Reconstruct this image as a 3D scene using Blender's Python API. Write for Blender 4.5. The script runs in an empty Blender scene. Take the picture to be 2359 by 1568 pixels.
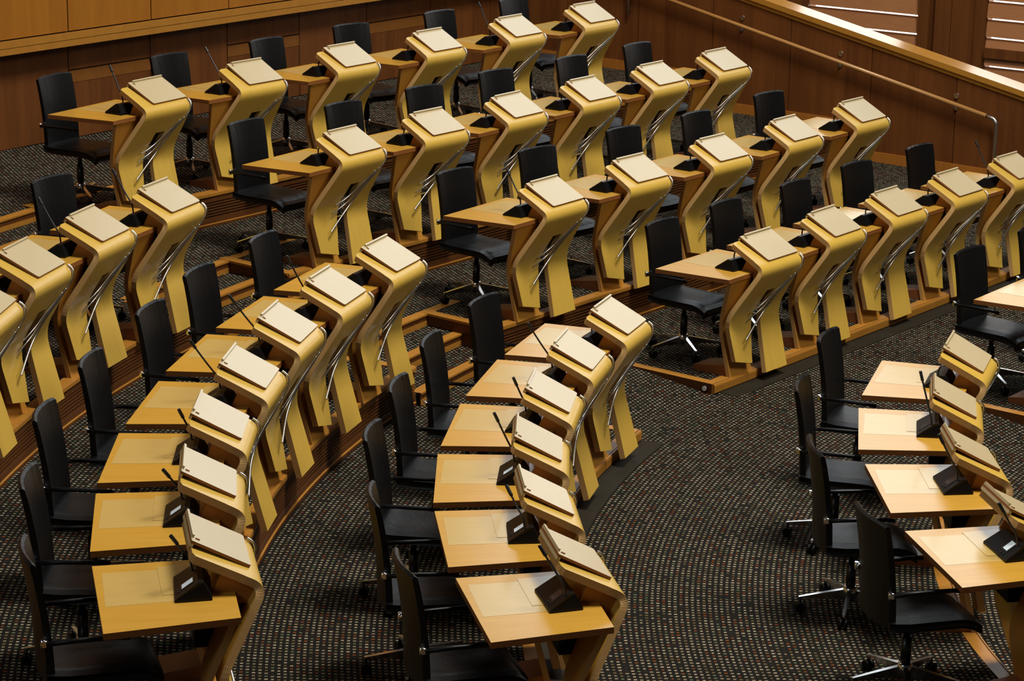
import bpy, math, random
from mathutils import Matrix, Vector
random.seed(7)
scene = bpy.context.scene
COL = scene.collection

# ------------------------------------------------------------------ camera
PITCH, ROLL, FPX = 0.2756154, -0.0128987, 5604.378
CAMZ = 5.8644
cam_d = bpy.data.cameras.new('camera')
cam_d.sensor_width = 36.0
cam_d.lens = 36.0 * FPX / 2359.0
cam_d.clip_end = 200
cam = bpy.data.objects.new('camera', cam_d)
COL.objects.link(cam)
cam.matrix_world = (Matrix.Translation((0, 0, CAMZ)) @ Matrix.Rotation(math.pi / 2 - PITCH, 4, 'X')
                    @ Matrix.Rotation(-ROLL, 4, 'Z'))
scene.camera = cam

# ------------------------------------------------------------------ world, light, exposure
scene.view_settings.view_transform = 'Standard'
scene.view_settings.look = 'None'
scene.view_settings.gamma = 1.0
scene.view_settings.use_curve_mapping = False
scene.view_settings.exposure = -0.13
w = bpy.data.worlds.new('world')
scene.world = w
w.use_nodes = True
w.node_tree.nodes['Background'].inputs[0].default_value = (0.75, 0.85, 1.0, 1)
w.node_tree.nodes['Background'].inputs[1].default_value = 0.012


def area(name, loc, target, sx, sy, power, color):
    d = bpy.data.lights.new(name, 'AREA')
    d.shape = 'RECTANGLE'
    d.size, d.size_y = sx, sy
    d.energy = power
    d.color = color
    o = bpy.data.objects.new(name, d)
    COL.objects.link(o)
    o.location = loc
    dv = Vector(target) - Vector(loc)
    o.rotation_euler = dv.to_track_quat('-Z', 'Y').to_euler()
    return o


# roof light over the well, two added fill lamps, daylight from the high windows above the window wall and on the left
area('roof_light', (5.4, 15.3, 20.0), (1.5, 17.0, 0.5), 5, 5, 4300, (1.0, 0.96, 0.90))
area('well_fill', (7.5, 13.5, 9.5), (2.0, 17.5, 0.5), 3, 3, 470, (1.0, 0.95, 0.87))  # added low fill to lift the desk fronts of the near rows
area('back_row_fill', (-2.0, 21.5, 12.0), (-1.0, 20.5, 0.5), 6, 6, 240, (1.0, 0.96, 0.90))  # added overhead fill for the back rows
area('window_daylight', (3.4, 29.8, 7.2), (-1.2, 18.5, 0.8), 8.0, 4.8, 330, (0.90, 0.96, 1.0))
area('side_window_daylight', (-9.0, 3.0, 9.5), (0.5, 17.0, 0.8), 5, 3, 260, (0.86, 0.92, 1.0))

# ------------------------------------------------------------------ plan geometry (rows share one centre)
CX, CY = 9.128, 13.947
TH0 = math.radians(-38.8)
FX, FY = math.cos(TH0), math.sin(TH0)
TX, TY = -FY, FX
STEP = 0.31266
ZW = 0.08            # floor of the walkway and of the innermost row
Z0 = 0.16            # floor of the first raised row


def P(r, deg):
    a = math.radians(deg)
    return (CX - r * math.cos(a), CY - r * math.sin(a))


def DT(d, t):
    return (CX - d * FX + t * TX, CY - d * FY + t * TY)


def arc(r, a0, a1, n=48):
    return [P(r, a0 + (a1 - a0) * i / n) for i in range(n + 1)]


# ------------------------------------------------------------------ materials
class NT:
    def __init__(self, name):
        self.m = bpy.data.materials.new(name)
        self.m.use_nodes = True
        self.t = self.m.node_tree
        self.b = self.t.nodes['Principled BSDF']

    def n(self, typ, **kw):
        nd = self.t.nodes.new(typ)
        for k, v in kw.items():
            setattr(nd, k, v)
        return nd

    def link(self, a, b):
        self.t.links.new(a, b)

    def math(self, op, a, b=None, c=None):
        nd = self.n('ShaderNodeMath', operation=op)
        for i, v in enumerate((a, b, c)):
            if v is None:
                continue
            if isinstance(v, (int, float)):
                nd.inputs[i].default_value = v
            else:
                self.link(v, nd.inputs[i])
        return nd.outputs[0]

    def mix(self, fac, a, b):
        nd = self.n('ShaderNodeMix', data_type='RGBA')
        for sock, v in ((nd.inputs[0], fac), (nd.inputs[6], a), (nd.inputs[7], b)):
            if isinstance(v, (int, float)):
                sock.default_value = v
            elif isinstance(v, tuple):
                sock.default_value = (v[0], v[1], v[2], 1)
            else:
                self.link(v, sock)
        return nd.outputs[2]

    def col(self, v):
        if isinstance(v, tuple):
            self.b.inputs['Base Color'].default_value = (v[0], v[1], v[2], 1)
        else:
            self.link(v, self.b.inputs['Base Color'])

    def set(self, rough=0.5, metal=0.0, spec=0.5, coat=0.0, coat_rough=0.1):
        self.b.inputs['Roughness'].default_value = rough
        self.b.inputs['Metallic'].default_value = metal
        self.b.inputs['Specular IOR Level'].default_value = spec
        self.b.inputs['Coat Weight'].default_value = coat
        self.b.inputs['Coat Roughness'].default_value = coat_rough


def s2l(r, g, b):
    f = lambda c: (c / 255 / 12.92) if c / 255 <= 0.04045 else ((c / 255 + 0.055) / 1.055) ** 2.4
    return (f(r), f(g), f(b))


def wood(name, c1, c2, scale=(1.2, 22, 22), rough=0.4, spec=0.4, coat=0.0, contrast=0.5, coat_rough=0.15, veneer=0.0):
    k = NT(name)
    tc = k.n('ShaderNodeTexCoord')
    oi = k.n('ShaderNodeObjectInfo')
    add = k.n('ShaderNodeVectorMath', operation='ADD')
    sc = k.n('ShaderNodeVectorMath', operation='SCALE')
    cmb = k.n('ShaderNodeCombineXYZ')
    for i in range(3):
        k.link(oi.outputs['Random'], cmb.inputs[i])
    k.link(cmb.outputs[0], sc.inputs[0])
    sc.inputs['Scale'].default_value = 13.7
    k.link(tc.outputs['Object'], add.inputs[0])
    k.link(sc.outputs[0], add.inputs[1])
    mp = k.n('ShaderNodeMapping')
    mp.inputs['Scale'].default_value = scale
    k.link(add.outputs[0], mp.inputs['Vector'])
    n1 = k.n('ShaderNodeTexNoise')
    n1.inputs['Scale'].default_value = 1.6
    n1.inputs['Detail'].default_value = 6
    n1.inputs['Roughness'].default_value = 0.6
    n1.inputs['Distortion'].default_value = 0.6
    k.link(mp.outputs[0], n1.inputs['Vector'])
    f = k.math('SUBTRACT', n1.outputs['Fac'], 0.5)
    f = k.math('MULTIPLY_ADD', f, 3.2 * contrast, 0.5)
    f.node.use_clamp = True
    if veneer:
        sp = k.n('ShaderNodeSeparateXYZ')
        k.link(tc.outputs['Object'], sp.inputs[0])
        d_ = k.math('ADD', k.math('MULTIPLY', sp.outputs[0], FX / 0.155), k.math('MULTIPLY', sp.outputs[1], FY / 0.155))
        t_ = k.math('ADD', k.math('MULTIPLY', sp.outputs[0], TX / 0.155), k.math('MULTIPLY', sp.outputs[1], TY / 0.155))
        h_ = k.math('ADD', k.math('FLOOR', d_), k.math('MULTIPLY', k.math('FLOOR', t_), 31.0))
        wn = k.n('ShaderNodeTexWhiteNoise', noise_dimensions='1D')
        k.link(h_, wn.inputs['W'])
        f = k.math('MULTIPLY_ADD', k.math('SUBTRACT', wn.outputs['Value'], 0.5), veneer, f)
        f.node.use_clamp = True
    k.col(k.mix(f, c1, c2))
    k.set(rough, 0, spec, coat, coat_rough)
    return k.m


def plain(name, c, rough=0.5, metal=0.0, spec=0.5, coat=0.0):
    k = NT(name)
    k.col(c)
    k.set(rough, metal, spec, coat)
    return k.m


def plywood_edge(name, c1, c2):
    k = NT(name)
    uv = k.n('ShaderNodeUVMap')
    sp = k.n('ShaderNodeSeparateXYZ')
    k.link(uv.outputs[0], sp.inputs[0])
    x = k.math('MULTIPLY', sp.outputs[1], 5.0)
    x = k.math('FRACT', x)
    x = k.math('SUBTRACT', x, 0.5)
    x = k.math('ABSOLUTE', x)
    f = k.math('LESS_THAN', x, 0.16)
    k.col(k.mix(f, c1, c2))
    k.set(0.55, 0, 0.3)
    return k.m


def leather(name):
    k = NT(name)
    tc = k.n('ShaderNodeTexCoord')
    mp = k.n('ShaderNodeMapping')
    mp.inputs['Scale'].default_value = (5, 5, 2.6)
    k.link(tc.outputs['Object'], mp.inputs['Vector'])
    n1 = k.n('ShaderNodeTexNoise')
    n1.inputs['Scale'].default_value = 2.6
    n1.inputs['Detail'].default_value = 5
    n1.inputs['Distortion'].default_value = 0.8
    k.link(mp.outputs[0], n1.inputs['Vector'])
    bp = k.n('ShaderNodeBump')
    bp.inputs['Strength'].default_value = 0.18
    bp.inputs['Distance'].default_value = 0.02
    k.link(n1.outputs['Fac'], bp.inputs['Height'])
    k.link(bp.outputs[0], k.b.inputs['Normal'])
    k.col((0.0048, 0.0050, 0.0053))
    k.set(0.42, 0, 0.26)
    return k.m


def carpet(name):
    k = NT(name)
    g = k.n('ShaderNodeNewGeometry')
    sp = k.n('ShaderNodeSeparateXYZ')
    k.link(g.outputs['Position'], sp.inputs[0])
    vx = k.math('SUBTRACT', CX, sp.outputs[0])
    vy = k.math('SUBTRACT', CY, sp.outputs[1])
    r = k.math('SQRT', k.math('ADD', k.math('MULTIPLY', vx, vx), k.math('MULTIPLY', vy, vy)))
    d = k.math('ADD', k.math('MULTIPLY', vx, FX), k.math('MULTIPLY', vy, FY))
    t = k.math('MULTIPLY', k.math('ADD', k.math('MULTIPLY', vx, TX), k.math('MULTIPLY', vy, TY)), -1.0)
    right = k.math('GREATER_THAN', t, 0.0)
    ang = k.math('ARCTAN2', t, d)
    mixf = lambda f, a, b: k.math('ADD', k.math('MULTIPLY', f, b), k.math('MULTIPLY', k.math('SUBTRACT', 1.0, f), a))
    rho = mixf(right, r, d)
    PR, PS = 0.0365, 0.042
    a = k.math('DIVIDE', rho, PR)
    ia = k.math('FLOOR', a)
    fa = k.math('FRACT', a)
    rc = k.math('MULTIPLY', ia, PR)
    s = mixf(right, k.math('MULTIPLY', ang, rc), t)
    stag = k.math('MULTIPLY', k.math('FRACT', k.math('MULTIPLY', ia, 0.5)), 1.0)
    b = k.math('ADD', k.math('DIVIDE', s, PS), stag)
    b = k.math('ADD', b, 1000.0)
    ib = k.math('FLOOR', b)
    fb = k.math('FRACT', b)
    cv = k.n('ShaderNodeCombineXYZ')
    k.link(ia, cv.inputs[0])
    k.link(ib, cv.inputs[1])
    wn = k.n('ShaderNodeTexWhiteNoise', noise_dimensions='2D')
    k.link(cv.outputs[0], wn.inputs['Vector'])
    sc = k.n('ShaderNodeSeparateColor')
    k.link(wn.outputs['Color'], sc.inputs[0])
    ma = k.math('ABSOLUTE', k.math('SUBTRACT', fa, 0.5))
    mb = k.math('ABSOLUTE', k.math('SUBTRACT', fb, 0.5))
    wid = k.math('MULTIPLY_ADD', sc.outputs[1], 0.10, 0.19)
    m1 = k.math('LESS_THAN', ma, wid)
    m2 = k.math('LESS_THAN', mb, 0.20)
    mask = k.math('MULTIPLY', m1, m2)
    rmp = k.n('ShaderNodeValToRGB')
    rmp.color_ramp.interpolation = 'CONSTANT'
    e = rmp.color_ramp.elements
    cols = [(0.0, (0.21, 0.165, 0.10)), (0.36, (0.30, 0.245, 0.16)), (0.66, (0.12, 0.085, 0.036)), (0.82, (0.17, 0.045, 0.011)),
            (0.91, (0.09, 0.12, 0.06)), (0.96, (0.02, 0.018, 0.014))]
    e[0].position = 0.0
    e[0].color = cols[0][1] + (1,)
    e[1].position = cols[1][0]
    e[1].color = cols[1][1] + (1,)
    for p_, c_ in cols[2:]:
        x = e.new(p_)
        x.color = c_ + (1,)
    k.link(sc.outputs[0], rmp.inputs[0])
    # dark pile between the stitches with faint green and red flecks
    base = k.mix(sc.outputs[2], (0.008, 0.008, 0.006), (0.012, 0.009, 0.007))
    k.col(k.mix(mask, base, rmp.outputs[0]))
    bp = k.n('ShaderNodeBump')
    bp.inputs['Strength'].default_value = 0.3
    bp.inputs['Distance'].default_value = 0.005
    k.link(mask, bp.inputs['Height'])
    k.link(bp.outputs[0], k.b.inputs['Normal'])
    k.set(0.95, 0, 0.1)
    return k.m


M_BOARD = wood('maple_board', (0.49, 0.39, 0.215), (0.55, 0.445, 0.255), (3, 26, 26), 0.33, 0.5, 0.2, 0.4)
M_RIB = wood('maple_ply', (0.56, 0.345, 0.050), (0.64, 0.41, 0.068), (2.0, 30, 1.4), 0.34, 0.45, 0.10, 0.5)
M_EDGE = plywood_edge('ply_edge', (0.60, 0.38, 0.14), (0.22, 0.085, 0.022))
M_TABLE = wood('oak_table', (0.50, 0.255, 0.028), (0.60, 0.325, 0.042), (1.5, 16, 16), 0.28, 0.5, 0.16, 0.55)
M_INLAY = wood('maple_inlay', (0.52, 0.345, 0.095), (0.57, 0.385, 0.115), (2, 20, 20), 0.25, 0.5, 0.28, 0.4)
M_TEDGE = wood('table_edge', (0.30, 0.11, 0.025), (0.20, 0.07, 0.016), (4, 4, 60), 0.5, 0.3)
M_PANEL = wood('cherry_panel', (0.33, 0.115, 0.015), (0.40, 0.155, 0.024), (12, 12, 1.2), 0.45, 0.3)
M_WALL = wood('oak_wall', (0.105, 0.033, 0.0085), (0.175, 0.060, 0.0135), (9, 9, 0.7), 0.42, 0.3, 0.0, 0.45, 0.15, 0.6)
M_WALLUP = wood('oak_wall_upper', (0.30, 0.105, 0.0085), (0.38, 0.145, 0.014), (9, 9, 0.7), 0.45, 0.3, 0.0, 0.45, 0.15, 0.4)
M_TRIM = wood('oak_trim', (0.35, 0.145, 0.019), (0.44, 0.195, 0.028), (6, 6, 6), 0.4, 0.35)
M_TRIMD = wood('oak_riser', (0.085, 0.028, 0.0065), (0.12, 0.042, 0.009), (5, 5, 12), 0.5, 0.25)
M_GAP = plain('shadow_gap', (0.010, 0.006, 0.004), 0.8)
M_BAND = wood('dark_floor_strip', (0.016, 0.013, 0.008), (0.028, 0.022, 0.013), (4, 4, 4), 0.7, 0.1)
M_CARPET = carpet('stitched_carpet')
M_LEATHER = leather('black_leather')
M_BLACK = plain('black_plastic', (0.0035, 0.004, 0.0048), 0.38, 0.0, 0.22)
M_BLACKM = plain('black_metal', (0.010, 0.010, 0.011), 0.35, 0.0, 0.5)
M_CHROME = plain('chrome', (0.80, 0.80, 0.80), 0.2, 1.0)
M_STEEL = plain('brushed_steel', (0.62, 0.60, 0.56), 0.3, 1.0)
M_SCREEN_L = plain('lcd_pale', (0.55, 0.62, 0.64), 0.25)
_b = M_SCREEN_L.node_tree.nodes['Principled BSDF']
_b.inputs['Emission Color'].default_value = (0.85, 0.97, 1.0, 1)
_b.inputs['Emission Strength'].default_value = 0.35
M_SCREEN_D = plain('lcd_dark', (0.035, 0.04, 0.045), 0.2)
M_WHITE = plain('white_lens', (0.85, 0.85, 0.83), 0.3)
M_SLAT = wood('louvre_slat', (0.36, 0.15, 0.055), (0.43, 0.19, 0.075), (1, 6, 20), 0.45, 0.4)
k = NT('daylight_pane')
k.col((0.8, 0.8, 0.8))
k.b.inputs['Emission Color'].default_value = (1.0, 0.98, 0.92, 1)
k.b.inputs['Emission Strength'].default_value = 3.0
M_PANE = k.m

M_PANEL2 = wood('ply_support', (0.46, 0.20, 0.026), (0.53, 0.25, 0.038), (2.0, 26, 1.4), 0.42, 0.35, 0.0, 0.45)
M_BEDGE = wood('board_edge', (0.28, 0.11, 0.035), (0.22, 0.08, 0.022), (8, 8, 40), 0.5, 0.3)
M_FOOT = wood('foot_wood', (0.20, 0.065, 0.02), (0.26, 0.09, 0.028), (4, 16, 16), 0.35, 0.45, 0.1)
M_STRIP = wood('oak_pale_strip', (0.17, 0.062, 0.011), (0.23, 0.088, 0.016), (9, 9, 3), 0.42, 0.3, 0.0, 0.45)
M_CAP = wood('oak_cap', (0.40, 0.175, 0.022), (0.50, 0.235, 0.034), (6, 6, 6), 0.28, 0.5, 0.4, 0.4)


# ------------------------------------------------------------------ mesh helpers
class MB:
    def __init__(self):
        self.v, self.f, self.mi, self.uv, self.sm = [], [], [], [], []

    def vert(self, p):
        self.v.append(tuple(p))
        return len(self.v) - 1

    def face(self, idx, m=0, uv=None, smooth=False):
        self.f.append(tuple(idx))
        self.mi.append(m)
        self.uv.append(uv)
        self.sm.append(smooth)

    def poly(self, pts, m=0, uv=None, smooth=False):
        self.face([self.vert(p) for p in pts], m, uv, smooth)

    def box(self, c, s, m=0, rot=None):
        hx, hy, hz = s[0] / 2, s[1] / 2, s[2] / 2
        co = [(-hx, -hy, -hz), (hx, -hy, -hz), (hx, hy, -hz), (-hx, hy, -hz), (-hx, -hy, hz), (hx, -hy, hz), (hx, hy, hz), (-hx, hy, hz)]
        R = rot if rot is not None else Matrix.Identity(3)
        ids = [self.vert(Vector(c) + R @ Vector(p)) for p in co]
        for q in ((0, 3, 2, 1), (4, 5, 6, 7), (0, 1, 5, 4), (1, 2, 6, 5), (2, 3, 7, 6), (3, 0, 4, 7)):
            self.face([ids[i] for i in q], m)

    def prism(self, poly, z0, z1, m=0, mside=None):
        """plan polygon (counter-clockwise) extruded from z0 to z1"""
        ar = sum(poly[i][0] * poly[(i + 1) % len(poly)][1] - poly[(i + 1) % len(poly)][0] * poly[i][1] for i in range(len(poly)))
        if ar < 0:
            poly = poly[::-1]
        n = len(poly)
        lo = [self.vert((p[0], p[1], z0)) for p in poly]
        hi = [self.vert((p[0], p[1], z1)) for p in poly]
        self.face(hi, m)
        self.face(lo[::-1], m)
        ms = m if mside is None else mside
        for i in range(n):
            j = (i + 1) % n
            self.face((lo[i], lo[j], hi[j], hi[i]), ms)

    def tube(self, pts, r, n=8, m=0, r1=None, caps=True):
        pts = [Vector(p) for p in pts]
        rings = []
        up = Vector((0.123, 0.31, 0.94))
        for i, p in enumerate(pts):
            a = pts[max(i - 1, 0)]
            b = pts[min(i + 1, len(pts) - 1)]
            d = (b - a).normalized()
            x = d.cross(up)
            if x.length < 1e-3:
                x = d.cross(Vector((1, 0, 0)))
            x.normalize()
            y = d.cross(x)
            t = i / max(len(pts) - 1, 1)
            rr = r if r1 is None else r + (r1 - r) * t
            rings.append([self.vert(p + rr * (math.cos(2 * math.pi * j / n) * x + math.sin(2 * math.pi * j / n) * y)) for j in range(n)])
        for i in range(len(rings) - 1):
            for j in range(n):
                q = (j + 1) % n
                self.face((rings[i][j], rings[i][q], rings[i + 1][q], rings[i + 1][j]), m, None, True)
        if caps:
            self.face(rings[0][::-1], m)
            self.face(rings[-1], m)

    def lathe(self, prof, n=16, m=0, origin=(0, 0, 0)):
        o = Vector(origin)
        rings = [[self.vert(o + Vector((r * math.cos(2 * math.pi * j / n), r * math.sin(2 * math.pi * j / n), z))) for j in range(n)] for r, z in prof]
        for i in range(len(rings) - 1):
            for j in range(n):
                q = (j + 1) % n
                self.face((rings[i][j], rings[i][q], rings[i + 1][q], rings[i + 1][j]), m, None, True)
        self.face(rings[0][::-1], m)
        self.face(rings[-1], m)

    def sweep(self, path, prof, out=1.0):
        """profile [(offset, z, mat)] along a plan path; offset measured to the side 'out' (+1 = right of travel)"""
        n = len(path)
        nor = []
        for i in range(n):
            a = path[max(i - 1, 0)]
            b = path[min(i + 1, n - 1)]
            dx, dy = b[0] - a[0], b[1] - a[1]
            L = math.hypot(dx, dy)
            nor.append((dy / L * out, -dx / L * out))
        rows = [[self.vert((path[i][0] + nor[i][0] * o, path[i][1] + nor[i][1] * o, z)) for (o, z, m_) in prof] for i in range(n)]
        for i in range(n - 1):
            for j in range(len(prof) - 1):
                q = (rows[i][j], rows[i + 1][j], rows[i + 1][j + 1], rows[i][j + 1])
                self.face(q if out < 0 else q[::-1], prof[j + 1][2])
        for r in (rows[0], rows[-1]):
            self.face(r if r is rows[0] else r[::-1], prof[1][2])

    def build(self, name, mats, parent=None):
        me = bpy.data.meshes.new(name)
        me.from_pydata(self.v, [], self.f)
        for mm in (mats if isinstance(mats, (list, tuple)) else [mats]):
            me.materials.append(mm)
        me.polygons.foreach_set('material_index', self.mi)
        me.polygons.foreach_set('use_smooth', self.sm)
        if any(u is not None for u in self.uv):
            L = me.uv_layers.new(name='UVMap')
            li = 0
            for fi, f in enumerate(self.f):
                for c in range(len(f)):
                    u = self.uv[fi]
                    L.data[li].uv = u[c] if u is not None else (0, 0)
                    li += 1
        me.update()
        o = bpy.data.objects.new(name, me)
        COL.objects.link(o)
        if parent is not None:
            o.parent = parent
        return o


def empty(name, loc=(0, 0, 0), rz=0.0):
    o = bpy.data.objects.new(name, None)
    o.empty_display_size = 0.1
    COL.objects.link(o)
    o.location = loc
    o.rotation_euler = (0, 0, rz)
    return o


def tag(o, label=None, cat=None, group=None, kind=None):
    if label:
        o['label'] = label
    if cat:
        o['category'] = cat
    if group:
        o['group'] = group
    if kind:
        o['kind'] = kind
    return o


KIDS = {}


def kids(o):
    return [c for c in bpy.data.objects if c.parent == o]


def copy_tree(tree, parent=None):
    """tree = (object, [subtrees]); copies share mesh data"""
    o, ch = tree
    c = o.copy()
    COL.objects.link(c)
    c.parent = parent
    for s in ch:
        copy_tree(s, c)
    return c


def tree_of(o, par):
    return (o, [tree_of(c, par) for c in par.get(o.name, [])])


def child_map():
    par = {}
    for o in bpy.data.objects:
        if o.parent:
            par.setdefault(o.parent.name, []).append(o)
    return par


def fillet(pts, rad, n=8):
    """round the inner corners of a 2-D polyline"""
    out = [Vector(pts[0])]
    for i in range(1, len(pts) - 1):
        p0, p1, p2 = Vector(pts[i - 1]), Vector(pts[i]), Vector(pts[i + 1])
        r = rad[i - 1]
        d0, d1 = (p0 - p1).normalized(), (p2 - p1).normalized()
        ang = d0.angle(d1)
        L = min(r / math.tan(ang / 2), 0.49 * (p0 - p1).length, 0.9 * (p2 - p1).length)
        a, b = p1 + d0 * L, p1 + d1 * L
        for j in range(n + 1):
            t = j / n
            out.append((1 - t) ** 2 * a + 2 * t * (1 - t) * p1 + t * t * b)
    out.append(Vector(pts[-1]))
    return out


def resample(pts, step):
    out = [pts[0]]
    for a, b in zip(pts[:-1], pts[1:]):
        L = (b - a).length
        k_ = max(1, int(math.ceil(L / step)))
        for i in range(1, k_ + 1):
            out.append(a + (b - a) * i / k_)
    return out


def normals2(pts):
    """left-hand normals of a polyline in (u,z)"""
    res = []
    for i in range(len(pts)):
        a, b = pts[max(i - 1, 0)], pts[min(i + 1, len(pts) - 1)]
        d = (b - a).normalized()
        res.append(Vector((-d.y, d.x)))
    return res


def lerp_tab(tab, x):
    """piecewise linear table [(x, y)] sorted by decreasing x"""
    if x >= tab[0][0]:
        return tab[0][1]
    for (x0, y0), (x1, y1) in zip(tab[:-1], tab[1:]):
        if x >= x1:
            return y1 + (y0 - y1) * (x - x1) / (x0 - x1)
    return tab[-1][1]


def strip(mb, prof, vr, vl, th, mface=0, medge=1, foot=None):
    """bent ply strip: prof (u,z) points of the outer face, vr/vl lists of right and left edges, th thickness"""
    nn = normals2(prof)
    n = len(prof)
    O, I = [], []
    L = 0
    s = [0.0]
    for i in range(1, n):
        s.append(s[-1] + (prof[i] - prof[i - 1]).length)
    for i in range(n):
        p, q = prof[i], prof[i] - nn[i] * th
        O.append(((p.x, vr[i], p.y), (p.x, vl[i], p.y)))
        I.append(((q.x, vr[i], q.y), (q.x, vl[i], q.y)))
    if foot:
        for side in (0, 1):
            dz = foot[side]
            i = n - 1
            d = (prof[-1] - prof[-2]).normalized()
            k_ = dz / abs(d.y)
            for A in (O, I):
                t = list(A[i])
                x, y, z = t[side]
                t[side] = (x - d.x * k_, y, z - d.y * k_)
                A[i] = tuple(t)
    vo = [[mb.vert(p) for p in row] for row in O]
    vi = [[mb.vert(p) for p in row] for row in I]
    for i in range(n - 1):
        mb.face((vo[i][0], vo[i + 1][0], vo[i + 1][1], vo[i][1]), mface, None, True)
        mb.face((vi[i][1], vi[i + 1][1], vi[i + 1][0], vi[i][0]), mface, None, True)
        u0, u1 = s[i] * 4, s[i + 1] * 4
        mb.poly((O[i][0], I[i][0], I[i + 1][0], O[i + 1][0]), medge, [(u0, 1), (u0, 0), (u1, 0), (u1, 1)])
        mb.poly((O[i][1], O[i + 1][1], I[i + 1][1], I[i][1]), medge, [(u0, 1), (u1, 1), (u1, 0), (u0, 0)])
    return O, I


# ------------------------------------------------------------------ the place: floors, kerbs, steps
def struct(name, mb, mats):
    o = mb.build(name, mats)
    o['kind'] = 'structure'
    return o


RHO = {0: 8.97, 1: 10.79, 2: 12.6, 3: 14.4}       # front edge of each level, curved block
DED = {0: 8.96, 1: 10.66, 2: 12.34, 3: 14.09}      # front edge of each level, straight block
PHI = {0: -24.7, 1: -23.6, 2: -22.5, 3: -21.5}     # end of the curved block at the aisle
TED = {0: -0.82, 1: -1.56, 2: -2.25, 3: -2.92}     # end of the straight block at the aisle
N1R = {1: 11.49, 2: 13.24, 3: 15.02}               # top nosing of the aisle steps
PMAX = 34.0
TW, DW = 6.62, 17.0                                # right wall, back wall


def zk(kk):
    return Z0 + kk * STEP


mb = MB()
mb.prism([(-14, -2), (24, -2), (24, 34), (-14, 34)], -0.2, 0.0)
# walkway and inner row level
inner = [P(6.245 - 0.00937 * a, a) for a in range(-29, 35)]
mb.prism(inner + arc(9.6, 34, -29, 40), -0.1, ZW)
mb.prism([DT(6.64, 0.33), DT(6.64, 6.6), DT(9.5, 6.6), DT(9.5, 0.33)], -0.1, ZW - 0.0006)
mb.prism([DT(7.42, -2.6), DT(7.42, 0.5), DT(9.9, 0.5), DT(9.9, -3.0)], -0.1, ZW - 0.0012)
# ramps in the aisle
for (d0, d1, t0, t1, za, zb, t0b) in ((6.66, 7.44, -2.4, 0.36, 0.0, ZW - 0.001, -2.6), (9.0, 9.76, -2.6, -0.8, ZW - 0.001, Z0 - 0.001, -3.1)):
    a, b, c, d = DT(d0, t0), DT(d0, t1), DT(d1, t1), DT(d1, t0b)
    mb.poly([(a[0], a[1], za), (b[0], b[1], za), (c[0], c[1], zb), (d[0], d[1], zb)])
floor = struct('floor', mb, [M_CARPET])

for kk in range(4):
    mb = MB()
    z = zk(kk)
    zl = z - 0.34 if kk else 0.0
    mb.prism(arc(RHO[kk] + 0.05, PHI[kk] + 0.2, PMAX, 60) + arc(17.9, PMAX, PHI[kk] + 0.2, 40), zl, z)
    mb.prism([DT(DED[kk] + 0.05, TED[kk] + 0.04), DT(DED[kk] + 0.05, TW - 0.02), DT(DW - 0.02, TW - 0.02), DT(DW - 0.02, TED[kk] + 0.04)], zl, z - 0.0005)
    r_in = N1R[kk] if kk else 9.80
    a1 = -33.5 if kk < 3 else -32.0
    if kk == 0:
        mb.prism([DT(9.74, -4.3), DT(9.74, TED[0] + 0.05), DT(12.5, TED[0] + 0.05), DT(12.5, -5.5)], zl, z - 0.001)
    else:
        mb.prism(arc(r_in, PHI[kk] + 0.1, a1, 12) + arc(16.9, a1, PHI[kk] + 0.1, 12), zl, z - 0.001)
    struct('floor', mb, [M_CARPET])

# aisle steps (two below each landing)
for kk in (1, 2, 3):
    mb = MB()
    zt = zk(kk)
    radii = [N1R[kk], N1R[kk] - 0.375, N1R[kk] - 0.75]
    a0, a1 = PHI[kk], (-33.5 if kk < 3 else -32.0)
    for j in (1, 2):
        z = zt - STEP * j / 3
        mb.prism(arc(radii[j], a0, a1, 12) + arc(radii[j - 1] + 0.05, a1, a0, 12), zk(kk - 1) - 0.05, z, 0)
    for j in (0, 1, 2):
        z = zt - STEP * j / 3
        path = arc(radii[j], a0, a1, 14)
        mb.sweep(path, [(-0.085, z + 0.001, 1), (-0.085, z + 0.003, 1), (0.012, z + 0.003, 1), (0.012, z - 0.012, 1), (0.002, z - 0.012, 2),
                        (0.002, z - 0.058, 2), (0.006, z - 0.058, 1), (0.006, z - STEP / 3 + 0.002, 1)], 1.0)
    struct('floor', mb, [M_CARPET, M_TRIM, M_TRIMD])


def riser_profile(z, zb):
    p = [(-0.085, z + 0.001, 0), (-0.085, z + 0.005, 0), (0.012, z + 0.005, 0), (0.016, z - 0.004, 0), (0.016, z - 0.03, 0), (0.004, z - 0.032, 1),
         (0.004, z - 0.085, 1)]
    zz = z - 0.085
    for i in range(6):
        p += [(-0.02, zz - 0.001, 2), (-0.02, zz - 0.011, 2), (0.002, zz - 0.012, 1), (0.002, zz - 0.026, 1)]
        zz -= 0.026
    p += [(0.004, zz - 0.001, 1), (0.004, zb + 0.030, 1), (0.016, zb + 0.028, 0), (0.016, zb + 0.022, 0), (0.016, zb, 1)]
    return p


def plain_profile(z, zb):
    return [(-0.085, z + 0.001, 0), (-0.085, z + 0.007, 0), (0.012, z + 0.007, 0), (0.012, z - 0.012, 0), (0.003, z - 0.012, 1),
            (0.003, z - 0.10, 1), (-0.004, z - 0.10, 2), (-0.004, z - 0.106, 2), (0.003, z - 0.106, 1), (0.003, zb, 1)]


def kerb_profile(z, zb):
    return [(-0.085, z + 0.001, 0), (-0.085, z + 0.005, 0), (0.0, z + 0.005, 0), (0.0, z + 0.001, 1), (0.008, z + 0.001, 1), (0.008, z + 0.005, 0),
            (0.018, z + 0.004, 0), (0.024, z - 0.012, 0), (0.024, zb + 0.012, 0), (0.012, zb, 0)]


TM = [M_TRIM, M_TRIMD, M_GAP]
ti = [0]


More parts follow.
